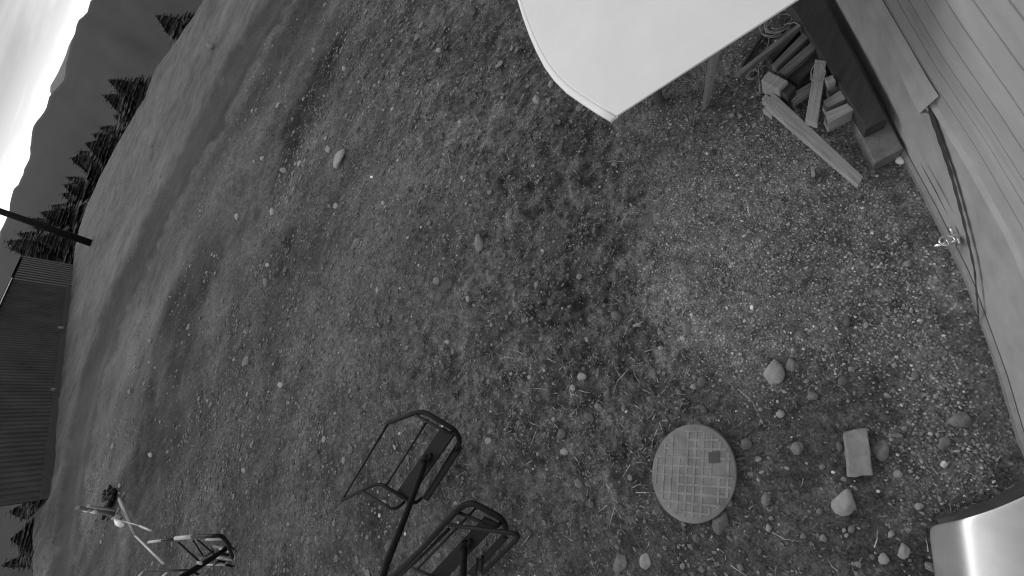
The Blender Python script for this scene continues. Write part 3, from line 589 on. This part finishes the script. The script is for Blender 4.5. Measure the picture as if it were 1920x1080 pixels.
z1 = .50
side_a = [(729, 792, .62)] + arc3((776, 775, .56), (792, 769, .54), (806, 778, .53)) + arc3((846, 802, .5), (861, 812, .48), (862, 830, .30)) + [(852, 846, .05)]
side_b = [(641, 938, .62)] + arc3((698, 910, .56), (711, 906, .54), (720, 911, .53)) + [(761, 936, .48)] + arc3((770, 941, .45), (780, 946, .3), (790, 934, .05))
t1, h1, hp1 = chair((800, 870), 'dark two seat lift chair whose whole frame shows, standing on the dirt', [
    ('side_frame', side_a, .026, 'steel'), ('side_frame', side_b, .020, 'steel'),
    ('foot_bar', [(729, 792, .62), (641, 938, .62)], .013, 'steel'),
    ('cross_bar', [(803, 787, .5), (723, 912, .5)], .012, 'steel'),
    ('arm_rail', [(776, 776, .56)] + arc3((832, 808, .60), (845, 815, .6), (852, 806, .5)), .016, 'steel'),
    ('arm_rail', [(679, 921, .58)] + arc3((728, 951, .6), (742, 960, .6), (758, 941, .47)), .016, 'steel'),
    ('back_rail', [(861, 826, .2), (795, 932, .2)], .013, 'steel')],
    [(827, 801, .46), (850, 816, .46), (763, 938, .46), (744, 922, .46)], [(857, 834, .10), (865, 840, .10), (800, 940, .10), (790, 933, .10)],
    [(798, 864, .52, .020), (794, 878, .60, .030), (760, 968, .95, .030), (724, 1058, 1.25, .032), (716, 1086, 1.3, .030), (706, 1130, 1.4, .030)])
b = MB(); d_ = (hp1[4] - hp1[3]).normalized(); b.tube([hp1[3] - d_ * .01, hp1[3] + d_ * .015], .036, 14); b.build('clamp_ring', M['steel_pale'], h1).parent = h1
for o_ in h1.children: o_.location = t1.location * 0; o_.data.transform(Matrix.Identity(4))
c2a = [(735, 1083, .7), (790, 1030, .65), (834, 981, .62)] + arc3((862, 953, .58), (880, 938, .56), (896, 948, .55)) + arc3((932, 967, .52), (945, 975, .5), (949, 992, .3)) + [(944, 1004, .06)]
t2, h2, hp2 = chair((870, 1030), 'dark lift chair beside the lid side, cut by the bottom edge, restraint bar across it', [
    ('side_frame', c2a, .028, 'steel'),
    ('side_frame', [(745, 1084, .62), (800, 1034, .60), (842, 992, .58)], .016, 'steel'),
    ('cross_bar', [(893, 952, .5), (782, 1067, .5)], .012, 'steel'),
    ('arm_rail', [(862, 962, .56), (900, 978, .58)] + arc3((912, 988, .58), (930, 992, .58), (938, 982, .5)), .016, 'steel'),
    ('restraint_bar', [(842, 984, .72), (900, 992, .76)] + arc3((955, 999, .8), (976, 1000, .8), (970, 1010, .78)) + [(905, 1075, .6)], .017, 'steel'),
    ('cross_bar', [(775, 1066, .5), (805, 1078, .5), (840, 1092, .5)], .013, 'steel'),
    ('strut', [(905, 1042, .5), (902, 1072, .5)], .016, 'steel'), ('strut', [(896, 1047, .4), (890, 1090, .4)], .011, 'steel')],
    [(906, 970, .46), (932, 982, .46), (826, 1094, .46), (800, 1084, .46)], [(941, 1002, .10), (951, 1010, .10), (884, 1082, .10), (874, 1074, .10)],
    [(871, 1027, .52, .020), (870, 1040, .6, .030), (868, 1080, .8, .032), (865, 1140, 1.1, .032)])
t3, h3, hp3 = chair((420, 1040), 'far dark lift chair with pale painted bar ends, near the tilted grey lance', [
    ('side_frame', [(278, 1016.5, 1.25), (308, 1013, 1.2), (334, 1009, 1.15)], .017, 'steel'), ('side_frame', [(362, 1006, 1.1), (400, 1005, 1.05)] + arc3((410, 1004, 1.0), (420, 1006, .9), (427, 1019, .7)) + [(436, 1046, .30)], .026, 'steel'),
    ('bar_sleeve', [(279, 1016.3, 1.25), (304, 1013, 1.21)], .021, 'steel_pale'), ('bar_sleeve', [(329, 1009.2, 1.15), (361, 1006, 1.1)], .030, 'steel_pale'),
    ('cross_bar', [(334, 1016, 1.1), (375, 1054, .8)], .012, 'steel'), ('cross_bar', [(362, 1013, 1.0), (380, 1041, .8)], .010, 'steel'), ('cross_bar', [(370, 1012, 1.0), (401, 1038, .7)], .010, 'steel'),
    ('seat_rail', [(385, 1012, .8), (421, 1011, .6)], .017, 'steel_pale'), ('seat_rail', [(398, 1025, .7), (428, 1027, .5)], .017, 'steel_pale'), ('seat_rail', [(383, 1059, .5), (423, 1059, .3)], .014, 'steel_pale'), ('seat_rail', [(404, 1045, .5), (436, 1049, .3)], .020, 'steel_pale'),
    ('seat_bracket', [(395, 1026, .7), (400, 1034, .75), (388, 1042, .8), (376, 1043, .8)], .013, 'steel'), ('seat_bracket', [(414, 1038, .5), (425, 1041, .4), (434, 1040, .35)], .022, 'steel'), ('seat_bracket', [(400, 1060, .4), (410, 1052, .5), (421, 1054, .35)], .017, 'steel'),
    ('leg', [(427, 1022, .5), (437, 1030, .0)], .022, 'steel'), ('leg', [(423, 1059, .3), (436, 1062, .0)], .017, 'steel'),
    ('foot_bar', [(274, 1071, 1.1), (358, 1069, .8), (372, 1078, .7)], .016, 'steel'),
    ('bar_sleeve', [(268, 1071.5, 1.1), (259, 1082, 1.05)], .014, 'steel_pale'), ('bar_sleeve', [(315, 1072, .9), (304, 1081, .9)], .016, 'steel_pale')],
    [(408, 1026, .5), (430, 1028, .45), (433, 1036, .45), (414, 1036, .5)], None,
    [(424, 1028, .55, .03), (400, 1045, .75, .042), (345, 1080, 1.25, .046), (300, 1109, 1.6, .046)])
for o_ in t3.children:
    if o_.name.startswith('seat') and o_.type == 'MESH' and o_.name.split('.')[0] == 'seat': o_.data.materials.clear(); o_.data.materials.append(M['steel_pale'])
# tilted lance with bright fittings
def build_lance():
    f0 = at(236, 955); t = empty('snow_lance', Vector((f0.x, f0.y, gz(f0))), 'tilted grey lance with bright white fittings, on the grass beyond the far lift chair', 'snow lance')
    b = MB(); b.tube([at(224, 936, .05), at(242, 977, .5), at(254, 1005, .8)], [.045, .04, .028], 12); b.build('mast', M['grey'], t)
    b = MB(); b.tube([at(254, 1005, .8), at(306.5, 1057, 1.4)], [.017, .015], 10); b.build('lance_tube', M['steel_pale'], t)
    b = MB(); b.tube([at(145, 952, 1.5), at(180, 957, .95), at(215, 965, .45)], [.045, .055, .065], 10); b.build('cross_arm', M['grey'], t)
    b = MB(); b.tube([at(165, 949, 1.3), at(214, 956, .55)], .035, 8); b.build('pipe', M['steel_pale'], t)
    for x, y, z in ((161, 956, 1.3), (175, 959, 1.1)):
        b = MB(); b.tube([at(x - 4, y - 1, z), at(x + 4, y + 1, z - .1)], [.04, .05], 10); b.build('fitting', M['bright'], t)
    b = MB(); b.tube([at(217, 974, .5), at(222, 980, .5), at(228, 985, .5)], [.04, .07, .05], 10); b.build('valve_cover', M['bright'], t)
    b = MB(); b.tube([at(212, 972, .45), at(222, 968, .5), at(228, 972, .45)], [.04, .07, .04], 10); b.tube([at(217, 966, .5), at(224, 955, .4)], .03, 8); b.build('valve', M['grey'], t)
    b = MB(); b.tube([at(231, 977, .55), at(262, 986, .8)], .013, 8); b.tube([at(262, 986, .8), at(283, 995, 1.0)], .019, 8); b.build('side_arm', M['steel_pale'], t)
build_lance()
r_ = random.Random(9); b = MB()
for k in range(16):
    p = at(212 + r_.gauss(0, 4), 936 + r_.gauss(0, 5), 0); q = p + Vector((r_.gauss(0, .25), r_.gauss(0, .25), .10 + .12 * r_.random())); b.tube([p, p.lerp(q, .5) + Vector((.1, 0, .05)), q], [.05, .08, .04], 7)
p_ = at(210, 934); tag(b.build('hose_heap', M['steel'], None, p_), 'black heap of hose on the grass behind the tilted grey lance', 'hose')

# ------------------------------------------------------------------ stones
ICO = []
for s_ in (2, 3):
    bm = bmesh.new(); bmesh.ops.create_icosphere(bm, subdivisions=s_, radius=1); ICO.append(([v.co.copy() for v in bm.verts], [[v.index for v in f.verts] for f in bm.faces])); bm.free()
def stone(px, py, w, h, label, m='rock', cat='stone', ang=0, flat=.42, seed=None, name='stone'):
    seed = seed if seed is not None else int(px * 7 + py); r = random.Random(seed); ca, sa = math.cos(ang), math.sin(ang)
    e1 = (at(px + w / 2 * ca, py + w / 2 * sa) - at(px - w / 2 * ca, py - w / 2 * sa)) / 2; e2 = (at(px - h / 2 * sa, py + h / 2 * ca) - at(px + h / 2 * sa, py - h / 2 * ca)) / 2
    cap = min(e1.length, e2.length) * 1.9
    for e in (e1, e2):
        if e.length > cap: e *= cap / e.length
    sh = 1.04 if px > 950 else .8; e1 *= sh; e2 *= sh; flat = flat if px > 950 else .28
    hz = flat * min(e1.length, e2.length) * 1.5; c = at(px, py); z0 = gz(c); V, Fc = ICO[1 if w * h > 500 else 0]; off = Vector((r.uniform(0, 50), r.uniform(0, 50), 0))
    pl = [(Vector((r.gauss(0, 1), r.gauss(0, 1), r.gauss(.2, .7))).normalized(), r.uniform(.6, .9)) for _ in range(8)]; out = []
    for v in V:
        v = v.copy()
        for n_, d_ in pl:
            k = v.dot(n_)
            if k > d_: v -= n_ * (k - d_) * .9
        v *= 1.10 + .16 * mnoise.noise(v * 1.3 + off) + .08 * mnoise.noise(v * 4 + off)
        out.append(e1 * v.x + e2 * v.y + Vector((0, 0, v.z * hz + hz * .22)))
    me = bpy.data.meshes.new(name); me.from_pydata(out, [], Fc)
    for p in me.polygons: p.use_smooth = True
    o = link(name, me, M[m]); o.location = (c.x, c.y, z0); return tag(o, label, cat, 'loose stones on the yard')
for a in [
    (1449.6, 700, 37, 49, 'largest pale round stone above the tank lid, with a smaller one at its upper right', 'rockpale'),
    (1484.6, 683, 25, 25, 'smaller round stone touching the upper right of the largest pale stone'),
    (1315, 715, 17, 23, 'half buried oval stone straight above the tank lid', 'rockdark'),
    (1581, 715, 18, 22, 'dull stone alone on the dark earth above the slab', 'rockdark'),
    (1524, 743, 20, 17, 'lumpy stone midway between the largest pale stone and the slab'),
    (1463, 777, 17, 14, 'small bright stone under the largest pale stone', 'rockpale'),
    (1495.6, 841, 23, 23, 'rounded stone between the tank lid and the slab'),
    (1651, 844, 33, 37, 'rounded stone close against the lid-side opposite flank of the slab, by its upper end'),
    (1574, 836, 13, 31, 'narrow stone wedged along the lid side of the slab', 'rockdark'),
    (1583, 941, 42, 50, 'big angular pale stone just below the slab', 'rockpale'),
    (1684, 888, 18, 18, 'pale square stone down and right of the slab', 'rockpale'),
    (1663, 876, 11, 17, 'small dull stone beside the pale square stone', 'rockdark'),
    (1542, 876, 12, 12, 'little round stone left of the slab foot'),
    (1421, 860, 13, 11, 'bright pebble stone at the end of the stick by the tank lid', 'rockpale'),
    (1436, 936, 18, 27, 'upright oval stone right of the lower part of the tank lid'),
    (1352, 978, 33, 44, 'dark stone tucked under the lower right rim of the tank lid', 'rockdark'),
    (1596, 992, 12, 16, 'largest of three small stones under the big angular stone'),
    (1583, 994, 8, 9, 'upper of two tiny stones in the trio under the big angular stone', 'rockpale'),
    (1587, 1004, 8, 9, 'lower of two tiny stones in the trio under the big angular stone', 'rockpale'),
    (1671, 1001, 15, 15, 'pale stone left of the metal hood, topmost of its row', 'rockpale'),
    (1694, 1033, 24, 28, 'pale lumpy stone left of the dark side of the metal hood', 'rockpale'),
    (1657, 1047, 20, 22, 'pale stone at the bottom, left of the lumpy one by the hood', 'rockpale'),
    (1506, 1005, 13, 11, 'small stone in the open dirt between tank lid and hood'),
    (1162, 1056, 25, 38, 'pointed triangular stone at the bottom edge left of the tank lid'),
    (1210, 1053, 19, 29, 'rounded stone right of the triangular stone at the bottom edge', 'rockpale'),
    (1536, 957, 12, 14, 'small stone left of the big angular stone'),
    (1441, 988, 12, 15, 'small stone down and right of the tank lid', 'rockpale'),
    (1400, 832, 20, 26, 'low dull lump just right of the upper part of the tank lid', 'rockdark'),
    (1802, 788, 42, 29, 'broad pale stone closest to the building wall, above the hood'),
    (1770, 830, 24, 26, 'dull stone just below the broad pale stone by the wall', 'rock'),
    (1716, 704, 15, 17, 'lone stone on the gravel towards the building wall'),
    (1682, 817, 26, 9, 'flat sliver of stone between the slab and the wall stones'),
    (1724, 949, 16, 14, 'stone just above the left corner of the metal hood', 'rockpale'),
    (1410, 576, 8, 9, 'bright white pebble standing out on the gravel', 'bright'),
    (1411, 599, 10, 11, 'pale pebble just below the bright white one', 'rockpale'),
    (1624, 609, 9, 17, 'oval pale pebble in the gravel below the faucet', 'rockpale'),
    (1588, 602, 15, 18, 'dull stone left of the oval pale pebble in the gravel', 'rockdark'),
    (1551, 649, 13, 12, 'wedge shaped pebble between gravel and largest pale stone'),
    (1690, 300, 20, 16, 'white lump at the foot of the wall by the concrete block', 'bright'),
    (895, 455, 22, 42, 'tall brown-grey stone with a dark hollow beside it, left of the weeds'),  # shadow beside this stone is painted into the ground tone
    (818, 527, 16, 20, 'round stone left of the weeds with a dark slit beside it'),
    (641, 299, 17, 46, 'long pale slab stone on the smooth dirt, largest on that slope', 'rockpale', 'stone', .35),
    (668, 455, 13, 27, 'oval stone half sunk in the smooth dirt below the long slab stone', 'rock', 'stone', .3),
    (1008, 188, 14, 16, 'white stone beside the rounded rim of the white cover', 'rockpale'),
    (823, 95, 12, 12, 'pale stone near the top centre among the weeds', 'rockpale'),
    (645, 129, 8, 14, 'pale stone at the top end of the dark dirt streak', 'rockpale'),
    (1155, 593, 22, 22, 'dull round stone at the foot of the dark hollow in the weeds', 'rockdark'),
    (1287, 613, 16, 34, 'long sloping lump at the edge of the gravel, straight above the tank lid', 'rock', 'stone', -.3),
    (1240, 623, 9, 9, 'small pale pebble left of the long sloping lump'),
    (1090, 706, 16, 16, 'bright stone among dark weeds above left of the tank lid', 'rockpale'),
    (920, 826, 15, 17, 'pale stone just right of the chair whose whole frame shows', 'rockpale'),
    (1056, 847, 16, 14, 'rounded pale stone between the near chairs and the tank lid', 'rockpale'),
    (1051, 815, 17, 22, 'dull stone above the rounded pale stone between chairs and lid', 'rockdark'),
    (528, 722, 13, 16, 'pointed pale stone on the dirt above the far lift chair', 'rockpale'),
    (539, 756, 10, 11, 'first of two round stones below the pointed pale stone'),
    (555, 757, 9, 10, 'second of two round stones below the pointed pale stone'),
    (512, 398, 8, 18, 'upright pale stone on the slope near the road', 'rockpale'),
    (445, 406, 7, 18, 'slim pale stone nearest the dirt road', 'rockpale'),
    (502, 497, 20, 10, 'curved pale stone over the ring of dark earth', 'rockpale'),
    (497, 530, 8, 24, 'slim stone along the side of the ring of dark earth', 'rock'),
    (874, 560, 9, 18, 'upright pale stone left of the weed edge, below the round stone', 'rockpale'),
    (836, 641, 11, 12, 'pale round stone in the middle of the dirt', 'rockpale'),
    (710, 545, 6, 16, 'thin pale sliver standing in the middle of the dirt', 'rockpale'),
    (768, 447, 7, 7, 'tiny white pebble right of the half sunk oval stone', 'rockpale'),
    (616, 281, 10, 17, 'small pale stone just left of the long slab stone', 'rockpale'),
    (529, 318, 17, 15, 'pale lump left of the long slab stone, towards the road'),
    (697, 332, 6, 6, 'white pebble with a dark spot, right of the long slab stone', 'bright'),
    (720, 382, 8, 12, 'pale pebble below the white pebble on the smooth dirt', 'rockpale'),
    (628, 385, 10, 14, 'pale pebble between the upright stone and the smooth dirt', 'rockpale'),
    (284, 853, 8, 12, 'pale stone on the grass strip above the tilted lance', 'rockpale'),
    (456, 880, 7, 20, 'slim pale stone in the dirt above the far lift chair', 'rockpale'),
    (853, 943, 10, 10, 'pale stone between the two near lift chairs', 'rockpale'),
    (722, 941, 14, 14, 'pale stone under the near corner of the whole framed chair', 'rock'),
    (397, 88, 12, 14, 'pale boulder on the verge beyond the dirt road', 'rock'),
    ]: stone(*a)
# slab stone
q = [at(x, y, .06) for x, y in ((1582, 812), (1600, 807), (1627, 802), (1633, 845), (1638, 893), (1618, 890), (1606, 894), (1590, 896), (1587, 855))]
b = MB(); b.prism(q, .075); b.bevel(.008, 2); bmesh.ops.triangulate(b.bm, faces=b.bm.faces[:]); bmesh.ops.subdivide_edges(b.bm, edges=b.bm.edges[:], cuts=3, use_grid_fill=True)
for v in b.bm.verts: v.co += Vector((mnoise.noise(v.co * 22), mnoise.noise(v.co * 22 + Vector((9, 0, 0))), mnoise.noise(v.co * 16 + Vector((0, 9, 0))))) * .009
c = sum(q, Vector()) / 9; o = b.build('stone_slab', M['concrete'], None, c); tag(o, 'flat rectangular stone slab with a broken end, lying on the dark earth', 'slab')
q = [(1380, 862), (1400, 858), (1433, 849)]; b = MB(); b.tube([at(x, y, .03) for x, y in q], [.010, .008, .006], 7); tag(b.build('stick', M['wooddark'], None, at(1400, 858)), 'short crooked stick pointing away from the tank lid', 'stick')

# ------------------------------------------------------------------ loose cover nobody could count
def scatter(n, xr, yr, dens):
    x = RNG.uniform(*xr, n); y = RNG.uniform(*yr, n); k = masks(x, y); keep = RNG.random(n) < dens(x, y, k)
    wl = (x - BASE[-1].x) * NW.x + (y - BASE[-1].y) * NW.y > .12; keep &= wl; x, y = x[keep], y[keep]
    return x, y, height(x, y)
bm = bmesh.new(); bmesh.ops.create_icosphere(bm, subdivisions=1, radius=1); IV = np.array([v.co[:] for v in bm.verts]); IF = np.array([[v.index for v in f.verts] for f in bm.faces]); bm.free()
def pebbles(name, x, y, z, r, tn):
    n = len(x); S = r[:, None] * RNG.uniform(.6, 1.3, (n, 3)) * np.array([1, 1, .6]); a = RNG.random(n) * 6.28; ca, sa = np.cos(a)[:, None], np.sin(a)[:, None]
    P = IV[None] * (1 + RNG.uniform(-.22, .22, (n, len(IV), 1))) * S[:, None]; X = P[..., 0] * ca - P[..., 1] * sa; Y = P[..., 0] * sa + P[..., 1] * ca
    V = np.stack([X + x[:, None], Y + y[:, None], P[..., 2] + (z + r * .10)[:, None]], -1).reshape(-1, 3); Fc = (IF[None] + (np.arange(n) * len(IV))[:, None, None]).reshape(-1, 3)
    o = arr_mesh(name, V, Fc, M['pebble'], np.repeat(tn, len(IV)), False); struct(o, 'stuff'); return o
x, y, z = scatter(120000, (-1.6, 4.2), (-1.6, 3.4), lambda x, y, k: np.clip(.75 * k['gravel'] * (.5 + 1.2 * np.clip(fbm(x, y, 2.3, 3) + .25, 0, 1)) + .03, 0, 1)); n = len(x); print('gravel', n)
pebbles('gravel', x, y, z, RNG.lognormal(math.log(.0062), .36, n), RNG.uniform(.45, 1.0, n) + (RNG.random(n) < .12) * RNG.uniform(.3, 1.3, n))
x, y, z = scatter(16000, (-6, 6), (-1.2, 9), lambda x, y, k: np.clip(.10 + .30 * sstep(-.1, .4, fbm(x, y, 1.1, 3)) * (1 + k['weed']) + .25 * sstep(1100, 1300, k['u']) * sstep(640, 760, k['v']), 0, 1)); n = len(x)
pebbles('small_stones', x, y, z, RNG.lognormal(math.log(.010), .48, n), RNG.uniform(.45, 1.1, n) + (RNG.random(n) < .10) * RNG.uniform(.2, 1.2, n))
x, y, z = scatter(11000, (-16, 9), (2, 22), lambda x, y, k: np.clip(.03 + .75 * sstep(.02, .38, fbm(x, y, .8, 3)) + .3 * (k['rut_shade'] > .4), 0, 1) * (1 - k['road']) * (1 - .8 * k['beyond'])); n = len(x)
pebbles('scattered_stones', x, y, z, RNG.lognormal(math.log(.016), .58, n) * (1 + .035 * y), RNG.uniform(.35, 1.05, n))
def blades(name, x, y, z, L, wd, lift, tn, m):
    n = len(x); a = RNG.random(n) * 6.28; d = np.stack([np.cos(a), np.sin(a)], -1); q = np.stack([-d[:, 1], d[:, 0]], -1); bend = RNG.normal(0, .25, n); rows = []
    for s in (0, .5, 1):
        cx = x + d[:, 0] * L * s + q[:, 0] * bend * L * s * s; cy = y + d[:, 1] * L * s + q[:, 1] * bend * L * s * s; cz = z + .003 + lift * L * (s - .55 * s * s); ww = wd * (1 - .75 * s)
        for sg in (-1, 1): rows.append(np.stack([cx + sg * q[:, 0] * ww, cy + sg * q[:, 1] * ww, cz + .0], -1))
    V = np.stack(rows, 1).reshape(-1, 3); Fc = (np.array([[0, 1, 3, 2], [2, 3, 5, 4]])[None] + (np.arange(n) * 6)[:, None, None]).reshape(-1, 4)
    o = arr_mesh(name, V, Fc, m, np.repeat(tn, 6), True); return struct(o, 'stuff')
x, y, z = scatter(90000, (-4, 5), (-1.2, 7), lambda x, y, k: np.clip(k['weed'] * sstep(-.05, .35, fbm(x, y, 3.2, 3)) * .8 + .06, 0, 1)); n = len(x); print('weeds', n)
blades('weeds', x, y, z, RNG.uniform(.015, .055, n), RNG.uniform(.002, .006, n), RNG.uniform(.15, .9, n), RNG.uniform(.5, 1.7, n), M['weed'])
x, y, z = scatter(9000, (-4, 5), (-1.0, 6), lambda x, y, k: np.clip(k['weed'] * .30 * sstep(-.1, .3, fbm(x + 7, y, 1.6, 2)) + .02, 0, 1)); n = len(x); print('straw', n)
blades('dry_straw', x, y, z, RNG.lognormal(math.log(.07), .5, n), RNG.uniform(.0016, .0038, n), RNG.uniform(.15, .6, n), np.ones(n), M['straw'])
x = RNG.uniform(-40, 16, 60000); y = RNG.uniform(6, 112, 60000); k = masks(x, y); D = np.hypot(x, y); Rc = np.exp(np.interp(np.degrees(np.arctan2(x, y)), CA, CD))
kp = (D < Rc * .985) & (D > 13) & (RNG.random(60000) < np.clip(k['beyond'] + k['strip'], 0, 1) * (1 - k['road']) * (.25 + .9 * np.clip(fbm(x, y, .8, 3) + .25, 0, 1)) * np.clip(1.3 - D / 90, .12, 1)); x, y, D = x[kp], y[kp], D[kp]; n = len(x); print('tufts', n)
blades('meadow_grass', x, y, height(x, y), RNG.uniform(.10, .30, n), RNG.uniform(.012, .035, n) * (1 + D / 60), RNG.uniform(.03, .3, n), RNG.uniform(.6, 1.0, n), M['weed'])
x, y, z = scatter(90000, (-9, 7), (-1.0, 12), lambda x, y, k: np.clip((.14 + .6 * np.maximum(np.maximum(k['weed'], .8 * (k['v'] > 640) * (k['u'] > 950)) * sstep(-.1, .3, fbm(x + 5, y, 3.0, 3)), .45 * sstep(0, .35, fbm(x, y, 1.7, 3)))) * (1 - .8 * k['gravel']) * (1 - k['beyond']) * (1 - k['road']), 0, 1)); n = len(x); print('clods', n)
pebbles('soil_clods', x, y, z, RNG.lognormal(math.log(.010), .45, n) * (1 + .10 * np.hypot(x, y)), RNG.uniform(.24, .66, n))
